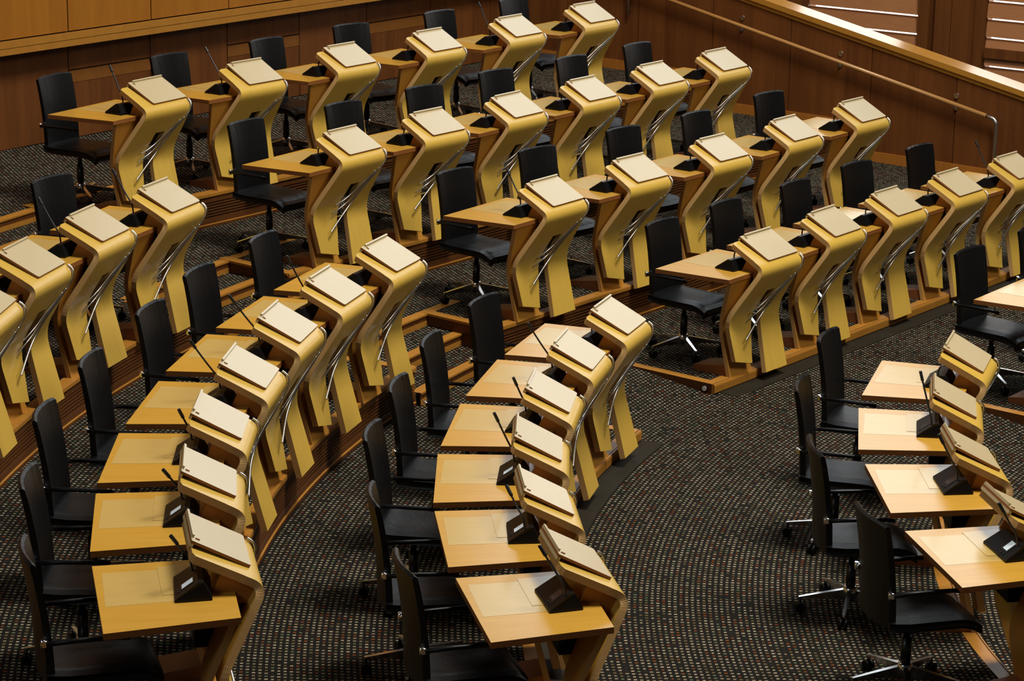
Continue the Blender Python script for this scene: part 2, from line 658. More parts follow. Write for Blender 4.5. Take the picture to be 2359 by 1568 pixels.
def trim(mb, mats=TM):
    ti[0] += 1
    return struct('trim_%d' % ti[0], mb, mats)


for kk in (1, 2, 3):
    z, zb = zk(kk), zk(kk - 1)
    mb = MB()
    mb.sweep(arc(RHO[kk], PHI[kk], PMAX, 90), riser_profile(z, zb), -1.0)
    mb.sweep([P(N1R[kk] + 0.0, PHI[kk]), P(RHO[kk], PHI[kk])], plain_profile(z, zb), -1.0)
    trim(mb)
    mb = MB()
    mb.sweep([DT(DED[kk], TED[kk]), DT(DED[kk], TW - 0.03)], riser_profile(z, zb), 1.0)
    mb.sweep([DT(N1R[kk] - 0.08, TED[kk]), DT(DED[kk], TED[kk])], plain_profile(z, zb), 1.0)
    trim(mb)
# low kerbs of the first raised row and the innermost row
mb = MB()
mb.sweep(arc(RHO[0], PHI[0], PMAX, 90), kerb_profile(Z0, ZW), -1.0)
mb.sweep([P(9.75, PHI[0]), P(RHO[0], PHI[0])], [(-0.085, Z0 + 0.001, 0), (-0.085, Z0 + 0.007, 0), (0.004, Z0 + 0.007, 0), (0.004, Z0 - 0.012, 1), (0.004, ZW - 0.01, 1)], -1.0)
trim(mb)
mb = MB()
mb.sweep([DT(DED[0], TED[0]), DT(DED[0], TW - 0.03)], kerb_profile(Z0, ZW), 1.0)
mb.sweep([DT(9.80, TED[0]), DT(DED[0], TED[0])], [(-0.085, Z0 + 0.001, 0), (-0.085, Z0 + 0.007, 0), (0.004, Z0 + 0.007, 0), (0.004, Z0 - 0.012, 1), (0.004, ZW - 0.01, 1)], 1.0)
trim(mb)
mb = MB()
mb.sweep([P(6.245 - 0.00937 * a, a) for a in range(-29, 35)], kerb_profile(ZW, 0.0), -1.0)
trim(mb)
mb = MB()
mb.sweep([DT(6.64, 0.33), DT(6.64, 6.6)], kerb_profile(ZW, 0.0), 1.0)
mb.sweep([DT(7.5, 0.33), DT(6.64, 0.33)], [(-0.085, ZW + 0.001, 0), (-0.085, ZW + 0.007, 0), (0.004, ZW + 0.007, 0), (0.004, ZW - 0.012, 1), (0.004, -0.01, 1)], 1.0)
trim(mb)
# dark strip on the walkway in front of the first raised row
mb = MB()
mb.prism(arc(8.765, PHI[0] - 0.1, PMAX, 60) + arc(8.96, PMAX, PHI[0] - 0.1, 60), ZW - 0.02, ZW + 0.003)
mb.prism([DT(8.76, TED[0] + 0.08), DT(8.76, TW - 0.05), DT(8.95, TW - 0.05), DT(8.95, TED[0] + 0.08)], ZW - 0.02, ZW + 0.003)
trim(mb, [M_BAND])

# ------------------------------------------------------------------ back wall
ZR = Z0              # wall heights below are measured from the first raised floor


def wbox(mb, d0, d1, t0, t1, z0, z1, m=0):
    mb.prism([DT(d0, t0), DT(d1, t0), DT(d1, t1), DT(d0, t1)], z0 + ZR, z1 + ZR, m)


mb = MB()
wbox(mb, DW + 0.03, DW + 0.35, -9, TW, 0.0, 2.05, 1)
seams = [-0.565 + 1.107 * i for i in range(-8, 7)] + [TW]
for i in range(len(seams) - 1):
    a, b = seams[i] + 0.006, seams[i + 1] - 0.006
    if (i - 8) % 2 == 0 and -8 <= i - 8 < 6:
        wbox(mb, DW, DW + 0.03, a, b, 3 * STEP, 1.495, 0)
        wbox(mb, DW - 0.004, DW + 0.03, a, b, 1.495, 1.612, 2)  # slightly paler strip across the split panel
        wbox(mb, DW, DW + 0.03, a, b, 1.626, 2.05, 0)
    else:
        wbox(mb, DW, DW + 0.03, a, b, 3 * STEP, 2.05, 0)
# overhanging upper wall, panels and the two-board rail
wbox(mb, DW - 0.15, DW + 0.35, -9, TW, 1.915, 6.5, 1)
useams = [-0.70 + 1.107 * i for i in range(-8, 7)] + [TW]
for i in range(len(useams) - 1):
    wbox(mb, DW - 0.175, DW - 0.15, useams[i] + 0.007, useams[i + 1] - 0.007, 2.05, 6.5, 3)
struct('wall_back', mb, [M_WALL, M_GAP, M_STRIP, M_WALLUP])
mb = MB()
wbox(mb, DW - 0.205, DW - 0.14, -9, TW - 0.3, 1.902, 1.962, 0)
wbox(mb, DW - 0.20, DW - 0.14, -9, TW - 0.3, 1.968, 2.035, 0)
trim(mb, [M_TRIM])

# ------------------------------------------------------------------ right wall: sloping top, cap, door, baseboard


def topz(d):
    return 1.755 + 0.1971 * (d - 12.918)


mb = MB()
rseams = [7.75 + 1.0625 * i for i in range(0, 8)] + [16.25, DW]


def wallslab(mb, d0, d1, t0, t1, m, dz=0.0):
    a0, a1, b0, b1 = DT(d0, t0), DT(d0, t1), DT(d1, t0), DT(d1, t1)
    z = -0.3
    lo = [(a0[0], a0[1], z), (b0[0], b0[1], z), (b1[0], b1[1], z), (a1[0], a1[1], z)]
    hi = [(a0[0], a0[1], topz(d0) + ZR + dz), (b0[0], b0[1], topz(d1) + ZR + dz), (b1[0], b1[1], topz(d1) + ZR + dz), (a1[0], a1[1], topz(d0) + ZR + dz)]
    l = [mb.vert(p) for p in lo]
    h = [mb.vert(p) for p in hi]
    mb.face(l[::-1], m)
    mb.face(h, m)
    for i in range(4):
        j = (i + 1) % 4
        mb.face((l[i], l[j], h[j], h[i]), m)


wallslab(mb, 7.2, DW, TW + 0.025, TW + 0.22, 1, 0.02)
for i in range(len(rseams) - 1):
    if rseams[i] > 15.1 and rseams[i] < 15.3:
        continue
    wallslab(mb, rseams[i] + 0.005, rseams[i + 1] - 0.005, TW, TW + 0.025, 0, 0.02)
struct('wall_right', mb, [M_WALL, M_GAP])
mb = MB()
wallslab(mb, 15.192, 16.245, TW + 0.004, TW + 0.025, 0, 0.02)
door = struct('door_1', mb, [M_WALL])
mb = MB()
a = DT(15.31, TW - 0.035)
mb.tube([(a[0], a[1], ZR + 1.60), (a[0], a[1], ZR + 2.20)], 0.016, 10)
for zz in (1.66, 2.14):
    b = DT(15.31, TW + 0.004)
    mb.tube([(a[0], a[1], ZR + zz), (b[0], b[1], ZR + zz)], 0.010, 8)
o = mb.build('door_handle', M_STEEL, door)
tag(o, 'upright steel pull handle')

mb = MB()


def capbar(mb, t0, t1, za, zb, m):
    for (d0, d1) in ((7.2, 16.9),):
        pts = []
        a0, a1, b0, b1 = DT(d0, t0), DT(d0, t1), DT(d1, t0), DT(d1, t1)
        q = []
        for (p, d) in ((a0, d0), (b0, d1), (b1, d1), (a1, d0)):
            q.append((p[0], p[1], topz(d) + ZR + za))
        h = []
        for (p, d) in ((a0, d0), (b0, d1), (b1, d1), (a1, d0)):
            h.append((p[0], p[1], topz(d) + ZR + zb))
        l = [mb.vert(p) for p in q]
        u = [mb.vert(p) for p in h]
        mb.face(l[::-1], m)
        mb.face(u, m)
        for i in range(4):
            j = (i + 1) % 4
            mb.face((l[i], l[j], u[j], u[i]), m)


capbar(mb, TW - 0.012, TW + 0.23, 0.0, 0.05, 0)
capbar(mb, TW - 0.035, TW + 0.25, 0.05, 0.11, 0)
trim(mb, [M_CAP])
mb = MB()
for (d0, d1, z0, z1) in ((14.09, 16.98, 2.9 * STEP, 3 * STEP + 0.11), (12.34, 14.09, 1.9 * STEP, 2 * STEP + 0.11), (7.4, 12.34, -0.1, STEP + 0.11)):
    wbox(mb, d0, d1, TW - 0.018, TW, z0, z1)
struct('baseboard_right', mb, [M_PANEL])

# handrail on the right wall
hr = empty('handrail', DT(12.5, TW - 0.08) + (ZR + 1.0,))
hr_inv = hr.location.copy()


def hz(d):
    return 0.99 + 0.2005 * (d - 10.42)


def hp(d, z, t=TW - 0.08):
    x, y = DT(d, t)
    return Vector((x, y, z + ZR)) - hr_inv


mb = MB()
mb.tube([hp(15.9, hz(15.9)), hp(10.52, hz(10.52))], 0.023, 12)
mb.build('rail', wood('rail_wood', (0.40, 0.19, 0.05), (0.48, 0.24, 0.07), (6, 6, 3), 0.3, 0.5, 0.2), hr)
mb = MB()
bend = [hp(10.52, hz(10.52))]
for i in range(7):
    a = math.radians(12 + (90 - 12) * i / 6)
    bend.append(hp(10.47 - 0.075 * math.sin(a), hz(10.47) - 0.075 * (1 - math.cos(a)) - 0.004))
bend.append(hp(10.395, 0.10))
mb.tube(bend, 0.023, 12)
mb.build('end_post', M_STEEL, hr)
for d in (13.72, 12.40, 10.93):
    mb = MB()
    a = hp(d, hz(d) - 0.02)
    mb.tube([a, hp(d, hz(d) - 0.05, TW - 0.06), hp(d, hz(d) - 0.055, TW)], 0.008, 8)
    mb.tube([hp(d, hz(d) - 0.055, TW - 0.012), hp(d, hz(d) - 0.055, TW)], 0.026, 14)
    mb.tube([hp(d, hz(d) + 0.075, TW - 0.012), hp(d, hz(d) + 0.075, TW)], 0.030, 14)
    mb.build('bracket', M_STEEL, hr)
tag(hr, 'sloping wooden handrail with steel end post along the right wall', 'handrail')

# white light in the kerb at the aisle corner
kl = empty('kerb_light', DT(9.03, TED[0] - 0.004) + (0.118,))
ax = Vector((-TX, -TY, 0))
mb = MB()
mb.tube([Vector((0, 0, 0)), ax * 0.006], 0.029, 18)
mb.build('bezel', M_BLACK, kl)
mb = MB()
mb.tube([ax * 0.004, ax * 0.010], 0.021, 18)
mb.build('lens', M_WHITE, kl)
tag(kl, 'small round white light set in the wooden kerb at the aisle corner', 'light')

# ------------------------------------------------------------------ window wall beyond the right wall
WA = math.radians(-34)
WDX, WDY = math.cos(WA), math.sin(WA)
WNX, WNY = -WDY, WDX           # away from the room
Q0 = DT(12, 8.8)


def wp(s, n):
    return (Q0[0] + s * WDX + n * WNX, Q0[1] + s * WDY + n * WNY)


def nbox(mb, s0, s1, n0, n1, z0, z1, m=0):
    mb.prism([wp(s0, n0), wp(s1, n0), wp(s1, n1), wp(s0, n1)], z0 + ZR, z1 + ZR, m)


mb = MB()
nbox(mb, -5.5, -2.112, 0, 0.2, -0.5, 4.5)
nbox(mb, -0.662, -0.524, 0, 0.2, -0.5, 4.5, 0)
nbox(mb, -0.524, -0.446, 0.08, 0.2, -0.5, 4.5, 0)
nbox(mb, -0.446, -0.243, 0, 0.2, -0.5, 4.5, 0)
nbox(mb, -0.235, 0.035, 0, 0.2, -0.5, 4.5, 0)
nbox(mb, 0.035, 0.195, 0.06, 0.2, -0.5, 4.5, 0)
nbox(mb, 0.195, 2.2, 0.0, 0.2, 1.223, 1.34, 0)
nbox(mb, -2.112, -0.662, 0.03, 0.2, -0.5, 0.9, 0)
nbox(mb, 0.195, 2.2, 0.03, 0.2, -0.5, 0.85, 0)
nbox(mb, 2.2, 6, 0, 0.2, -0.5, 4.5, 0)
nbox(mb, -5.5, 6, 0.45, 0.5, -0.5, 4.5, 1)
struct('wall_window', mb, [M_WALL, M_GAP])


def window(num, s0, s1, zs, z_top, z_bot):
    """slatted shutter: zs are the heights of the bright gaps"""
    mb = MB()
    nbox(mb, s0, s1, 0.20, 0.21, z_bot, z_top)
    pane = struct('window_%d' % num, mb, [M_PANE])
    return pane


def slats(pane, s0, s1, edges, tilt=0.03, gap=0.022):
    for lo, hi in edges:
        mb = MB()
        a, b = wp(s0, 0.03 + tilt), wp(s1, 0.03 + tilt)
        c, d = wp(s0, 0.03), wp(s1, 0.03)
        e, f = wp(s0, 0.055), wp(s1, 0.055)
        g, h = wp(s0, 0.055 + tilt), wp(s1, 0.055 + tilt)
        zl, zh = lo + gap / 2 + ZR, hi - gap / 2 + ZR
        lo4 = [(c[0], c[1], zl), (d[0], d[1], zl), (f[0], f[1], zl), (e[0], e[1], zl)]
        hi4 = [(a[0], a[1], zh), (b[0], b[1], zh), (h[0], h[1], zh), (g[0], g[1], zh)]
        l = [mb.vert(p) for p in lo4]
        u = [mb.vert(p) for p in hi4]
        mb.face(l[::-1])
        mb.face(u)
        for i in range(4):
            j = (i + 1) % 4
            mb.face((l[i], l[j], u[j], u[i]))
        mb.build('shutter_slat', M_SLAT, pane)


w1 = window(1, -2.112, -0.662, None, 3.4, 0.9)
z1s = [0.99, 1.20, 1.41, 1.627, 1.845, 2.06]
slats(w1, -2.112, -0.662, list(zip(z1s[:-1], z1s[1:])))  # slats left off the unseen upper pane so its glow brightens the wall cap
w2 = window(2, 0.195, 2.2, None, 3.4, 1.34)
z2s = [1.30, 1.457, 1.674, 1.885, 2.10]
slats(w2, 0.195, 2.2, list(zip(z2s[:-1], z2s[1:])))  # upper pane bare here too, an unseen glow for the cap's sheen
w3 = window(3, 0.195, 2.2, None, 1.223, 0.85)
slats(w3, 0.195, 2.2, [(0.85, 1.122), (1.122, 1.26)])

# ------------------------------------------------------------------ the lectern desk (origin on the floor under the lectern; +x to the front, +y to the sitter's left)
P1, P2 = (0.224, 0.912), (-0.022, 0.472)
Q_0 = (-0.150, 0.912 + 0.374 * 0.448)
RTAB = [(1.1, -0.326), (0.91, -0.372), (0.475, -0.532), (0.12, -0.497)]
LTAB = [(1.1, 0.228), (0.91, 0.212), (0.475, 0.196), (0.0, 0.142)]
TH = 0.042


def soft(tab, z):
    return (lerp_tab(tab, z - 0.05) + lerp_tab(tab, z) * 2 + lerp_tab(tab, z + 0.05)) / 4


def make_desk():
    root = empty('lectern_desk')
    # --- bent ply front: one sheet over the lectern, split below into two legs
    mb = MB()
    pa = resample(fillet([Q_0, P1, P2, (0.055, 0.118)], [0.085, 0.26]), 0.03)
    pb = resample(fillet([Q_0, P1, P2, (0.133, 0.0)], [0.085, 0.26]), 0.03)
    zc = 0.692
    top = [p for p in pa if p.y > zc]
    sl = (P1[0] - P2[0]) / (P1[1] - P2[1])
    cut = Vector((P2[0] + (zc - P2[1]) * sl, zc))
    top.append(cut)
    d0 = (top[1] - top[0]).normalized()
    top.insert(1, top[0] + d0 * 0.016)
    la = [cut] + [p for p in pa if p.y < zc - 1e-4]
    lb = [cut] + [p for p in pb if p.y < zc - 1e-4]
    s = [0.0]
    for i in range(1, len(top)):
        s.append(s[-1] + (top[i] - top[i - 1]).length)
    # chamfered corner at the sitter's end
    vr, vl = [], []
    for p, q in zip(top, s):
        r = soft(RTAB, p.y)
        if p.x < 0.1 and p.y > 0.9:
            r = -0.324 - (p.x + 0.150) * 0.12
            if q < 0.016:
                r = -0.29 + (r + 0.29) * (q / 0.016)
        vr.append(r)
        vl.append(soft(LTAB, p.y))
    strip(mb, top, vr, vl, TH)
    nn = normals2(top)
    i0, i1 = top[0], top[0] - nn[0] * TH
    mb.poly([(i0.x, vr[0], i0.y), (i0.x, vl[0], i0.y), (i1.x, vl[0], i1.y), (i1.x, vr[0], i1.y)], 1, [(0, 1), (1, 1), (1, 0), (0, 0)])
    h1 = lambda z: -0.156 - 0.119 * (zc - z) / 0.602
    h2 = lambda z: -0.035 - 0.132 * (zc - z) / 0.692
    O, I = strip(mb, la, [soft(RTAB, p.y) for p in la], [h1(p.y) for p in la], TH, foot=(0.026, -0.030))
    mb.poly([O[-1][0], O[-1][1], I[-1][1], I[-1][0]], 1, [(0, 1), (1, 1), (1, 0), (0, 0)])
    O2, I2 = strip(mb, lb, [h2(p.y) for p in lb], [soft(LTAB, p.y) for p in lb], TH)
    mb.poly([O2[-1][0], O2[-1][1], I2[-1][1], I2[-1][0]], 1, [(0, 1), (1, 1), (1, 0), (0, 0)])
    n = normals2(la)[0]
    c2 = cut - nn[-1] * TH
    mb.poly([(cut.x, -0.156, zc), (cut.x, -0.035, zc), (c2.x, -0.035, c2.y), (c2.x, -0.156, c2.y)], 1, [(0, 1), (1, 1), (1, 0), (0, 0)])
    mb.build('front_shell', [M_RIB, M_EDGE], root)
    # --- curved board behind the shorter leg, carrying the table
    mb = MB()
    ps = resample(fillet([(0.045, 0.828), (-0.10, 0.43), (0.008, 0.0)], [0.3]), 0.035)
    rt = [(0.83, -0.60), (0.43, -0.505), (0.0, -0.512)]
    lt = [(0.83, -0.31), (0.43, -0.27), (0.0, -0.19)]
    O, I = strip(mb, ps, [soft(rt, p.y) for p in ps], [soft(lt, p.y) for p in ps], 0.035, 0, 1)
    mb.poly([O[0][0], O[0][1], I[0][1], I[0][0]], 1, [(0, 1), (1, 1), (1, 0), (0, 0)])
    mb.poly([O[-1][0], O[-1][1], I[-1][1], I[-1][0]], 1, [(0, 1), (1, 1), (1, 0), (0, 0)])
    mb.build('support_panel', [M_PANEL2, M_EDGE], root)
    # --- side cheeks between table and lectern
    for v in (-0.29, 0.14):
        mb = MB()
        pts = [(-0.06, 0.864), (-0.006, 0.967), (0.13, 0.905), (0.160, 0.882), (0.152, 0.858), (0.115, 0.80), (0.056, 0.80), (0.056, 0.864)]
        a = [mb.vert((p[0], v - 0.011, p[1])) for p in pts]
        b = [mb.vert((p[0], v + 0.011, p[1])) for p in pts]
        mb.face(a)
        mb.face(b[::-1])
        for i in range(len(pts)):
            j = (i + 1) % len(pts)
            mb.face((a[i], b[i], b[j], a[j]))
        mb.build('side_cheek', M_PANEL, root)
    # --- black box added under the table to put shade behind the slot
    mb = MB()
    pts = [(-0.15, 0.826), (0.105, 0.800), (-0.005, 0.565), (-0.15, 0.565)]
    a = [mb.vert((p[0], -0.275, p[1])) for p in pts]
    b = [mb.vert((p[0], 0.125, p[1])) for p in pts]
    mb.face(a)
    mb.face(b[::-1])
    for i in range(4):
        j = (i + 1) % 4
        mb.face((a[i], b[i], b[j], a[j]))
    mb.build('slot_shade_box', M_BLACK, root)
    # --- table
    mb = MB()
    pl = [(-0.611, -0.742), (0.055, -0.647), (0.055, -0.30), (0.055, 0.10), (-0.02, 0.178), (-0.633, 0.168)]
    z1, z0 = 0.864, 0.829
    hi = [mb.vert((p[0], p[1], z1)) for p in pl]
    mb.face(hi, 0)
    mb.face([mb.vert((p[0], p[1], z0)) for p in pl][::-1], 2)
    for i in range(len(pl)):
        j = (i + 1) % len(pl)
        a, b = pl[i], pl[j]
        mb.poly([(a[0], a[1], z0), (b[0], b[1], z0), (b[0], b[1], z1), (a[0], a[1], z1)], 2)
    mb.poly([(-0.588, -0.402, z1 + 0.0007), (-0.18, -0.378, z1 + 0.0007), (-0.18, 0.06, z1 + 0.0007), (-0.588, 0.058, z1 + 0.0007)], 1)
    # darker cross-grain strip at the mouth of the lectern
    mb.poly([(-0.075, -0.28, z1 + 0.0005), (-0.055, -0.28, z1 + 0.0005), (-0.055, 0.128, z1 + 0.0005), (-0.075, 0.128, z1 + 0.0005)], 2)
    mb.build('tabletop', [M_TABLE, M_INLAY, M_TEDGE], root)
    mb = MB()
    mb.prism([(-0.305, -0.296), (-0.078, -0.29), (-0.075, 0.12), (-0.308, 0.093)], 0.8640, 0.8665, 0, 1)
    mb.build('table_flap', [M_INLAY, M_TEDGE], root)
    # --- reading board with back rail and stop lip
    A, Cc = Vector((-0.146, 0.0, 1.118)), Vector((0.147, 0.0, 0.966))
    d = (Cc - A)
    L = d.length
    d.normalize()
    nrm = Vector((-d.z, 0, d.x))
    R = Matrix(((d.x, 0, nrm.x), (0, 1, 0), (d.z, 0, nrm.z)))

    def on(a, v, h):
        return A + d * a + Vector((0, v, 0)) + nrm * h
    mb = MB()
    r = 0.014
    pl = [(0.0, -0.22), (L - r, -0.22), (L - r * 0.3, -0.22 + r * 0.3), (L, -0.22 + r), (L, 0.22 - r), (L - r * 0.3, 0.22 - r * 0.3), (L - r, 0.22), (0.0, 0.22)]
    up = [mb.vert(on(a, v, 0)) for a, v in pl]
    dn = [mb.vert(on(a, v, -0.016)) for a, v in pl]
    mb.face(up, 0)
    mb.face(dn[::-1], 1)
    for i in range(len(pl)):
        j = (i + 1) % len(pl)
        mb.face((dn[i], dn[j], up[j], up[i]), 1)
    mb.box(on(0.009, 0.0, -0.016 - 0.0095), (0.018, 0.44, 0.020), 0, R)
    bd = mb.build('reading_board', [M_BOARD, M_BEDGE], root)
    mb = MB()
    mb.box(on(0.007, 0.022, 0.008), (0.013, 0.385, 0.017), 0, R)
    mb.tube([on(0.022, -0.172, 0.003), on(0.046, -0.172, 0.003)], 0.004, 6, 1)
    mb.build('stop_lip', [M_BOARD, M_TEDGE], bd)
    # --- foot rest on the floor
    mb = MB()
    q = [(-0.37, -0.50), (-0.02, -0.50), (-0.02, -0.25), (-0.37, -0.25)]
    zz = [0.045, 0.105, 0.105, 0.045]
    lo = [mb.vert((x, y, 0.0)) for x, y in q]
    hi = [mb.vert((x, y, z)) for (x, y), z in zip(q, zz)]
    mb.face(lo[::-1])
    mb.face(hi)
    for i in range(4):
        j = (i + 1) % 4
        mb.face((lo[i], lo[j], hi[j], hi[i]))
    mb.build('foot_rest', M_FOOT, root)
    # --- three bent steel rods across the front
    rods = [([(0.165, 0.210, 0.953), (0.193, 0.210, 0.934), (0.207, 0.206, 0.905), (0.205, 0.198, 0.868), (0.188, 0.180, 0.825), (0.140, 0.095, 0.727),
              (0.088, 0.02, 0.634), (0.055, -0.025, 0.566), (0.030, -0.075, 0.500), (0.026, -0.15, 0.438), (0.038, -0.24, 0.385), (0.060, -0.375, 0.305)], 0.0078),
            ([(0.176, 0.145, 0.798), (0.135, 0.075, 0.722), (0.092, -0.005, 0.648), (0.052, -0.09, 0.560), (0.030, -0.155, 0.505), (0.020, -0.22, 0.477), (0.020, -0.30, 0.452)], 0.0052),
            ([(0.166, 0.10, 0.780), (0.128, 0.035, 0.714), (0.094, -0.041, 0.656), (0.064, -0.114, 0.590), (0.046, -0.19, 0.548), (0.036, -0.278, 0.522)], 0.0052)]
    for pts, rr in rods:
        sm = [Vector(p) for p in pts]
        for _ in range(2):
            nw = [sm[0]]
            for a, b in zip(sm[:-1], sm[1:]):
                nw += [a * 0.75 + b * 0.25, a * 0.25 + b * 0.75]
            sm = nw + [sm[-1]]
        mb = MB()
        mb.tube(sm, rr, 8)
        mb.build('steel_rod', M_STEEL, root)
    return root


# ------------------------------------------------------------------ conference microphone unit (origin under the middle of its base)
def make_mic(path, pale):
    root = empty('conference_microphone')
    mb = MB()
    W0, W1 = 0.160, 0.142
    b = [(-0.092, -W0), (0.092, -W0 + 0.012), (0.092, W0 - 0.012), (-0.092, W0)]
    lo = [mb.vert((x, y, 0.0)) for x, y in b]
    md = [mb.vert((x * 1.0, y, 0.012)) for x, y in b]
    rg = [mb.vert((0.022, -W1, 0.092)), mb.vert((0.050, -W1 + 0.006, 0.088)), mb.vert((0.050, W1 - 0.006, 0.088)), mb.vert((0.022, W1, 0.092))]
    mb.face(lo[::-1])
    for i in range(4):
        j = (i + 1) % 4
        mb.face((lo[i], lo[j], md[j], md[i]))
        mb.face((md[i], md[j], rg[j], rg[i]))
    mb.face(rg)
    mb.build('housing', M_BLACK, root)
    # sloping face: screen and two buttons
    a, c = Vector((-0.092, 0, 0.012)), Vector((0.022, 0, 0.092))
    d = (c - a)
    L = d.length
    d.normalize()
    n = Vector((-d.z, 0, d.x))
    R = Matrix(((d.x, 0, n.x), (0, 1, 0), (d.z, 0, n.z)))
    mb = MB()
    mb.box(a + d * (L * 0.56) + Vector((0, -0.055, 0)) + n * 0.0005, (0.086, 0.078, 0.003), 1, R)
    mb.box(a + d * (L * 0.57) + Vector((0, -0.055, 0)) + n * 0.0020, (0.066, 0.052, 0.002), 0, R)
    s = mb.build('screen', [M_SCREEN_L if pale else M_SCREEN_D, M_BLACKM], root)
    if pale:
        s['label'] = 'lit pale screen'
    for yy in (-0.055, -0.082):
        mb = MB()
        p = a + d * (L * 0.15) + Vector((0, yy, 0))
        mb.tube([p - n * 0.001, p + n * 0.004], 0.007, 10)
        mb.build('button', M_BLACKM, root)
    mb = MB()
    sm = [Vector(p) for p in path]
    for _ in range(2):
        nw = [sm[0]]
        for p, q in zip(sm[:-1], sm[1:]):
            nw += [p * 0.75 + q * 0.25, p * 0.25 + q * 0.75]
        sm = nw + [sm[-1]]
    mb.tube(sm, 0.0062, 8)
    g = mb.build('gooseneck', M_BLACKM, root)
    dd = (sm[-1] - sm[-3]).normalized()
    mb = MB()
    mb.tube([sm[-1] - dd * 0.005, sm[-1] + dd * 0.006, sm[-1] + dd * 0.055, sm[-1] + dd * 0.062], 0.0105, 10)
    mb.build('microphone_head', M_BLACKM, g)
    return root


